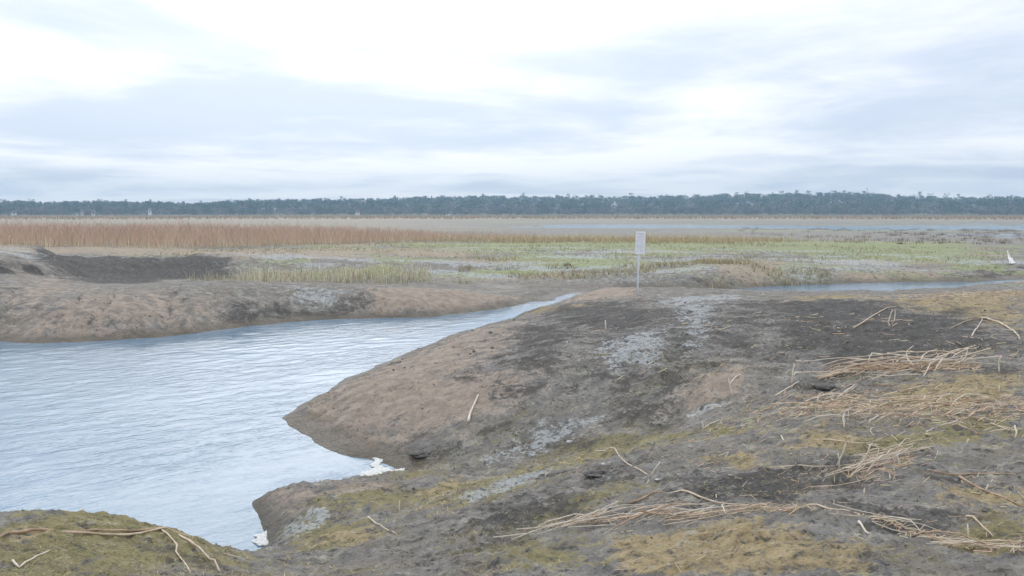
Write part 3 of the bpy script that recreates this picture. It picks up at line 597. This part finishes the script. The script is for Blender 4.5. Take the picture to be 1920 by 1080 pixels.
STALKS = [
 ([(-60,1030),(0,1017),(60,1003),(130,998),(230,996),(305,999)], 'long thick brown stalk lying on moss along the pond bank', brownm, .011, 0),
 ([(110,1000),(220,1001),(310,1000),(356,1012)], 'brown stalk lying close against the long thick one', strawm, .008, 0),
 ([(300,997),(316,1012),(332,1030),(330,1050),(342,1062),(358,1080)], 'kinked pale stalk bending away from the end of the thick one', strawm, .007, 0),
 ([(335,1008),(375,1040),(412,1082)], 'straight stout straw stalk running from the forked stalks', strawm, .009, 0),
 ([(404,1032),(445,1045),(478,1055)], 'short straw stalk beside a grey silt patch on the bank', strawm, .006, 0),
 ([(24,1056),(36,1064),(60,1055),(92,1040)], 'bent bleached stalk lying on dark moss', palem, .006, 0),
 ([(1117,848),(1152,854),(1185,876),(1214,898)], 'bent brown stalk forming the long arm of a V', strawm, .009, 0),
 ([(1210,908),(1222,888),(1238,866)], 'straight pale stalk rising as the short arm of a V', palem, .007, 1),
 ([(1320,806),(1318,798),(1317,790)], 'stubby upright pale arm of a tiny V on moss', palem, .008, 1),
 ([(1320,806),(1338,799),(1356,791)], 'slanting pale arm of a tiny V on moss', palem, .008, 0),
 ([(1180,948),(1212,938),(1246,928)], 'dark brown stalk beside black mud lumps', brownm, .009, 0),
 ([(1256,926),(1300,934),(1350,946),(1420,958),(1502,968)], 'long straw stalk trailing past the black mud lumps', strawm, .008, 0),
 ([(1515,946),(1550,957),(1592,970)], 'straight single stalk lying on bare grey mud', strawm, .007, 0),
 ([(1610,988),(1621,998),(1632,1009)], 'short stout pale stick alone on grey mud', palem, .008, 0),
 ([(1440,879),(1520,877),(1602,876)], 'long thin level stalk leading into the fan heap', strawm, .006, 0),
 ([(1528,827),(1620,838),(1700,848),(1752,851)], 'long thin stalk lying behind the fan heap', strawm, .006, 0),
 ([(1566,874),(1580,845),(1588,818),(1596,816),(1598,838)], 'stalk bent into a hook standing beside the fan heap', palem, .006, 1),
 ([(1574,886),(1572,862),(1572,850)], 'short upright stub beside the hooked stalk', palem, .006, 1),
 ([(1598,890),(1626,856),(1632,832),(1636,831)], 'tall kinked stalk rising out of the fan heap', palem, .007, 1),
 ([(1620,892),(1646,858),(1648,842),(1641,832)], 'second kinked stalk curling over out of the fan heap', palem, .007, 1),
 ([(1690,876),(1680,850)], 'short straw leaning across the fan heap stalks', palem, .006, 1),
 ([(1752,896),(1800,893),(1860,894),(1912,900)], 'brown stalk lying level before an ochre moss patch', brownm, .008, 0),
 ([(1798,904),(1845,922),(1885,938),(1930,955)], 'thick brown stalk crossing the ochre moss patch', brownm, .01, 0),
 ([(1843,920),(1852,908),(1860,898)], 'pale side shoot standing off the thick brown stalk', palem, .006, 1),
 ([(1812,975),(1836,988),(1862,1006)], 'slim straw stalk lying between two straw drifts', strawm, .007, 0),
 ([(1818,1000),(1817,984)], 'little upright stub beside a slim straw stalk', palem, .006, 1),
 ([(1535,712),(1570,704),(1605,696),(1640,690)], 'thick pale stalk sticking out of the long reed ridge', strawm, .02, 0),
 ([(1738,688),(1752,677),(1775,668),(1830,650)], 'long branch leaning up out of the reed ridge', strawm, .013, 0),
 ([(1600,618),(1640,593),(1662,580),(1680,576)], 'long stalk arching down the dark mud slope', strawm, .013, 0),
 ([(1670,612),(1666,604),(1671,588),(1677,576),(1679,585),(1676,600),(1670,610)], 'stalk folded into a narrow hanging loop on dark mud', palem, .011, 1),
 ([(1780,617),(1815,603),(1846,599)], 'dark stalk running to the forked dead branch', brownm, .012, 0),
 ([(1840,600),(1872,607),(1900,622),(1912,640)], 'stout forked dead branch lying on the dark slope', strawm, .018, 0),
 ([(1822,632),(1832,618),(1842,602)], 'pale crooked fork of the dead branch', palem, .011, 0),
 ([(1484,722),(1487,690),(1492,676),(1501,676)], 'upright stalk with its top bent over near a black hollow', palem, .012, 1),
 ([(1487,706),(1492,699),(1524,698)], 'pale stalk bent sharply level near a black hollow', palem, .011, 1),
 ([(1452,746),(1474,731),(1498,720)], 'pale stick lying at the foot of the bent upright stalk', palem, .01, 0),
 ([(1628,694),(1629,672),(1635,662),(1657,664)], 'upright stalk bent over at a right angle on the reed ridge', palem, .012, 1),
 ([(1570,747),(1585,736),(1602,726)], 'short straight stick lying below the reed ridge', palem, .012, 0),
 ([(1874,698),(1874,680),(1876,666)], 'single straight upright stub beyond an ochre patch', palem, .011, 1),
 ([(1873,735),(1873,722)], 'tiny upright stub standing in an ochre patch', palem, .008, 1),
 ([(1632,778),(1632,764),(1630,750)], 'straight upright stub standing in the wide straw drift', palem, .009, 1),
 ([(1730,756),(1736,741)], 'leaning stub at the back of the wide straw drift', palem, .01, 1),
 ([(1446,760),(1490,758),(1560,758)], 'long level stalk leading into the wide straw drift', strawm, .01, 0),
 ([(1690,738),(1720,730),(1752,724)], 'stalk lying between the reed ridge and the straw drift', strawm, .009, 0),
 ([(1856,812),(1885,808),(1914,806)], 'pale straight stalk lying on bare mud below the straw drift', strawm, .008, 0),
 ([(878,795),(882,775),(890,758),(897,744)], 'pale driftwood stick lying down the brown mound', palem, .02, 0),
 ([(748,957),(749,939)], 'lone upright pale stub near the mouth of the inlet', palem, .008, 1),
 ([(1136,620),(1135,600)], 'lone pale stub high on the mound before the sign', palem, .016, 1),
 ([(1374,740),(1369,722),(1366,708)], 'upright twig in the bare sandy scar', palem, .011, 1),
 ([(1369,722),(1378,712),(1388,704)], 'slanting twig in the bare sandy scar', palem, .01, 0),
 ([(1812,830),(1816,822)], 'tiny pale stub alone on the bare grey mud flat', palem, .008, 1),
 ([(1620,932),(1621,915)], 'small pale stub just below the fan heap', palem, .006, 1),
 ([(690,975),(712,990),(745,1008)], 'fine pale twig lying on the mossy spit', palem, .006, 0),
]
for p, lab, mt, rad, st in STALKS: stalk(p, lab, mt, rad*.9, bool(st))
# heaps: stalks lying loose, one object each
tmpl = []
for q in range(6):
    n = 7; bend = random.uniform(-.10, .10); pts = [Vector(((i/(n-1)-.5), bend*math.sin(math.pi*i/(n-1))+random.uniform(-.01, .01), .03*math.sin(math.pi*i/(n-1))*random.random())) for i in range(n)]
    me = tube('reed_stalk', pts, [.0095*(1-.4*i/(n-1)) for i in range(n)], 5); me.materials.append((strawm, strawm, palem, brownm, strawm, palem)[q]); tmpl.append(me)
def heap(line, n, width, ang, spread, l0, l1, lift, label, group, thick=1.):
    """stalks along a picture-traced line; ang = heading in the ground plane"""
    W = [hit(*p) for p in line]; seg = np.array(W); cum = np.r_[0, np.cumsum(np.hypot(*np.diff(seg, axis=0).T))]
    for q in range(n):
        s = random.uniform(0, cum[-1]); x = np.interp(s, cum, seg[:, 0]); y = np.interp(s, cum, seg[:, 1]); o1 = random.gauss(0, width); x += o1*.5; y += o1
        ln = random.uniform(l0, l1); a = R(random.gauss(ang, spread)); dx, dy = math.cos(a)*ln/2, math.sin(a)*ln/2
        za, zb, zm = height(np.array([x-dx, x+dx, x]), np.array([y-dy, y+dy, y]))
        up = random.uniform(0, lift)*math.exp(-(o1/width)**2); pit = math.atan2(zb-za, ln)+R(random.gauss(0, 2.5))
        o = bpy.data.objects.new('reed_stalk', random.choice(tmpl)); C.objects.link(o)
        o.location = (x, y, max((za+zb)/2, zm)+.01+up); o.rotation_euler = (random.uniform(0, 6.28), -pit, a); th_k = thick*random.uniform(.35, .8); o.scale = (ln, th_k, th_k)
        tag(o, label, 'reed stalk', group)
heap([(1590,900),(1640,880),(1700,855)], 30, .11, 38, 17, .3, .7, .10, 'dry reed stalk lying in the fan shaped heap', 'stalks of the fan shaped heap', .7)
heap([(1010,1000),(1120,982),(1230,968),(1370,972)], 32, .06, 14, 20, .2, .7, .05, 'dry reed stalk in the long narrow bundle on dark moss', 'stalks of the long narrow bundle', .75)
heap([(1580,700),(1640,694),(1720,688),(1815,692)], 44, .13, 8, 30, .3, 1.2, .2, 'dry reed stalk in the raised ridge of reeds beside dark mud', 'stalks of the raised reed ridge', 1.3)
heap([(1500,765),(1600,765),(1700,768),(1900,775)], 80, .45, 5, 50, .15, .6, .05, 'dry reed stalk in the wide straw drift below the reed ridge', 'stalks of the wide straw drift', 1.0)
heap([(1640,975),(1720,1003),(1850,1030),(1930,1037)], 20, .06, -20, 25, .15, .45, .03, 'dry reed stalk in the thin straw line across ochre moss', 'stalks of the thin straw line', .7)
# loose straw crumbs
nb_ = 5200; th = rng.uniform(T(820), T(1990), nb_); r = np.exp(rng.uniform(math.log(4), math.log(17), nb_)); x, y = r*np.sin(th), r*np.cos(th)
dens = sstep(fbm(x, y, .9, 3, seed=80), -.15, .5)*sstep(th, T(850), T(1600)); kk = (rng.random(nb_) < dens) & (sdf(POND, x, y) > .5); x, y = x[kk], y[kk]
for line, cnt, wd in (([(1480,768),(1600,768),(1700,770),(1920,776)], 1500, .42), ([(1560,702),(1640,694),(1720,689),(1820,692)], 500, .12), ([(1590,900),(1640,882),(1710,855)], 250, .12), ([(1000,1002),(1120,982),(1230,968),(1380,972)], 320, .05), ([(1640,975),(1720,1003),(1850,1030),(1930,1037)], 300, .06), ([(1380,955),(1500,968)], 150, .05), ([(1690,560),(1930,548)], 900, .8)):
    q = np.array([hit(*p) for p in line]); cm = np.r_[0, np.cumsum(np.hypot(*np.diff(q, axis=0).T))]; sp_ = rng.uniform(0, cm[-1], cnt)
    x = np.r_[x, np.interp(sp_, cm, q[:, 0])+rng.normal(0, wd, cnt)]; y = np.r_[y, np.interp(sp_, cm, q[:, 1])+rng.normal(0, wd, cnt)]
z = height(x, y); n = len(x); a = rng.normal(.2, 1.0, n); ln = rng.uniform(.015, .10, n)*np.clip(np.hypot(x, y)/7, .8, 2); w = rng.uniform(.0015, .0038, n)*np.clip(np.hypot(x, y)/7, .8, 2)
dx, dy = np.cos(a)*ln/2, np.sin(a)*ln/2; z1, z2 = height(x-dx, y-dy), height(x+dx, y+dy); ex, ey = -np.sin(a)*w, np.cos(a)*w
A1 = np.stack([x-dx, y-dy, z1+.006], -1); A2 = np.stack([x+dx, y+dy, z2+.006+rng.random(n)*.02], -1); E = np.stack([ex, ey, np.zeros(n)], -1); U = np.array([0, 0, 1])*w[:, None]*1.2
V = np.stack([A1-E, A1+E, A1+U, A2-E, A2+E, A2+U], 1).reshape(-1, 3); k0 = np.arange(n)*6
Q = np.concatenate([np.stack([k0+a_, k0+b_, k0+b_+3, k0+a_+3], -1) for a_, b_ in ((0, 1), (1, 2), (2, 0))])
me = mesh_np('straw_crumbs', V, Q, False); cc = np.where(rng.random((n, 1)) < .6, jitter((.66, .53, .38), n), jitter((.42, .32, .22), n)); colattr(me, 'Col', np.repeat(np.c_[cc, np.ones(n)], 6, 0))
tag(add('straw_crumbs', me, reedmat), 'loose crumbs of dry straw strewn over the mud', 'straw', kind='stuff')
# moss and low plants: short blades over the near bank
def near_cover(name, cnt, r0, r1, keep, colr, h0, h1, w0, w1, label, cat):
    th = rng.uniform(T(-250), T(2150), cnt); r = np.exp(rng.uniform(math.log(r0), math.log(r1), cnt)); x, y = r*np.sin(th), r*np.cos(th)
    k = keep(x, y) & (sdf(POND, x, y) > .25); x, y = x[k], y[k]; n = len(x); sc = np.clip(np.hypot(x, y)/6, .8, 2)
    tag(ribbons(name, np.stack([x, y, height(x, y)+.025], -1), rng.uniform(h0, h1, n)*sc, rng.uniform(w0, w1, n)*sc, colr(x, y, n), 1.8, 2, 0, None, reedmat), label, cat, kind='stuff')
near_cover('moss', 60000, 3.6, 13, lambda x, y: fbm(x, y, .6, 4, seed=41)+.5*fbm(x, y, 3, 2, seed=82)+.1*rng.normal(size=len(x)) > .12,
  lambda x, y, n: np.where((fbm(x, y, .75, 4, seed=39) > .22)[:, None], jitter((.60, .48, .27), n, .22), jitter((.42, .37, .21), n, .25)), .006, .018, .004, .010, 'low olive and ochre moss creeping over the near bank', 'moss')
def crumbs(name, cnt, label):
    th = rng.uniform(T(-250), T(2150), cnt); r = np.exp(rng.uniform(math.log(3.6), math.log(28), cnt)); x, y = r*np.sin(th), r*np.cos(th)
    k = (fbm(x, y, 1.3, 4, seed=83) > .05) & (sdf(POND, x, y) > .25); x, y, r = x[k], y[k], r[k]; n = len(x); s = rng.uniform(.003, .010, n)*np.clip(r/6, .7, 2.6)*rng.choice([.6, 1, 1.6], n, p=[.6, .33, .07])
    z = height(x, y); O = np.array([(1, 0, 0), (0, 1, 0), (-1, 0, 0), (0, -1, 0), (0, 0, .8), (0, 0, -.8)])
    V = np.stack([x, y, z+s*.25], -1)[:, None]+O[None]*s[:, None, None]*rng.uniform(.5, 1.4, (n, 6, 1)); Fb = np.array([(0, 1, 4), (1, 2, 4), (2, 3, 4), (3, 0, 4), (1, 0, 5), (2, 1, 5), (3, 2, 5), (0, 3, 5)])
    me = mesh_np(name, V.reshape(-1, 3), (np.arange(n)[:, None, None]*6+Fb[None]).reshape(-1, 3), False)
    c = np.where(rng.random((n, 1)) < .6, jitter((.19, .18, .165), n, .3), jitter((.36, .33, .28), n, .25)); colattr(me, 'Col', np.repeat(np.c_[c, np.ones(n)], 6, 0)); tag(add(name, me, reedmat), label, 'mud crumbs', kind='stuff')
crumbs('mud_crumbs', 14000, 'small crumbs of dark and grey mud scattered over the slopes')
# ------------------------------------------------------------------ mud lumps and stones
peat = simple('black_peat', (.08, .078, .073), (.17, .16, .145), 25, .9, .6); stonem = simple('pale_stone', (.5, .5, .48), (.68, .68, .66), 12, .8, .3)
def lump(px, py, w, label, mat=peat, name='mud_lump', cat='mud lump', flat=.6):
    x, y = hit(px, py); s = w*y/F/2; bm = bmesh.new(); bmesh.ops.create_icosphere(bm, subdivisions=4, radius=1)
    sd = random.random()*50; co = np.array([v.co[:] for v in bm.verts]); nn = fbm(co[:, 0]+sd, co[:, 1]+co[:, 2]*1.3, 1.1, 4, .6)
    for v, q in zip(bm.verts, nn): v.co *= 1+.75*q; v.co.z *= flat*.55; v.co *= s; v.co.y *= 1.2
    me = bpy.data.meshes.new(name); bm.to_mesh(me); bm.free()
    for p in me.polygons: p.use_smooth = True
    o = add(name, me, mat, None, (x, y, H1(x, y)+s*flat*.08)); o.rotation_euler[2] = random.random()*6; tag(o, label, cat)
lump(1115, 896, 34, 'rounded black mud lump below the V shaped stalks')
lump(1258, 922, 24, 'black mud lump at the end of the long trailing stalk')
lump(790, 852, 38, 'flat dark mud slab at the foot of the brown mound', flat=.35)
lump(1545, 728, 44, 'large black peat clod in a hollow below the reed ridge', flat=.5)
lump(1650, 1055, 34, 'ragged black clod beside bright ochre moss', flat=.5)
lump(1850, 967, 16, 'tiny black clod beside the thick brown stalk', flat=.5)
lump(541, 917, 7, 'tiny dark stone poking out of the pond', name='stone', cat='stone', flat=.9)
lump(1064, 499, 12, 'dark upright tussock on the mudflat behind the mound', flat=1.2, name='tussock', cat='tussock')
lump(1172, 498, 8, 'small dark tussock close to the sign post', flat=1.3, name='tussock', cat='tussock')
lump(1688, 458, 7, 'lone dark tussock on the green flat', flat=1.3, name='tussock', cat='tussock')
lump(1131, 873, 8, 'tiny white stone beside the V shaped stalks', stonem, 'pale_stone', 'stone')
lump(1233, 903, 8, 'tiny white stone past the short arm of the V', stonem, 'pale_stone', 'stone')
lump(1068, 828, 10, 'small white stone near the silt streak', stonem, 'pale_stone', 'stone')

# ------------------------------------------------------------------ haze
hz = add('haze', boxmesh('haze', -1500, 1500, -60, 1720, -3, 60)); tag(hz, kind='stuff')
hm = bpy.data.materials.new('haze'); hm.use_nodes = True; hm.node_tree.nodes.clear()
vo = N(hm.node_tree, 'ShaderNodeVolumePrincipled'); vo.inputs['Color'].default_value = (.52, .77, 1, 1); vo.inputs['Density'].default_value = .00052; vo.inputs['Anisotropy'].default_value = .2
oo = N(hm.node_tree, 'ShaderNodeOutputMaterial'); L(hm.node_tree, vo.outputs[0], oo.inputs['Volume']); hz.data.materials.append(hm)
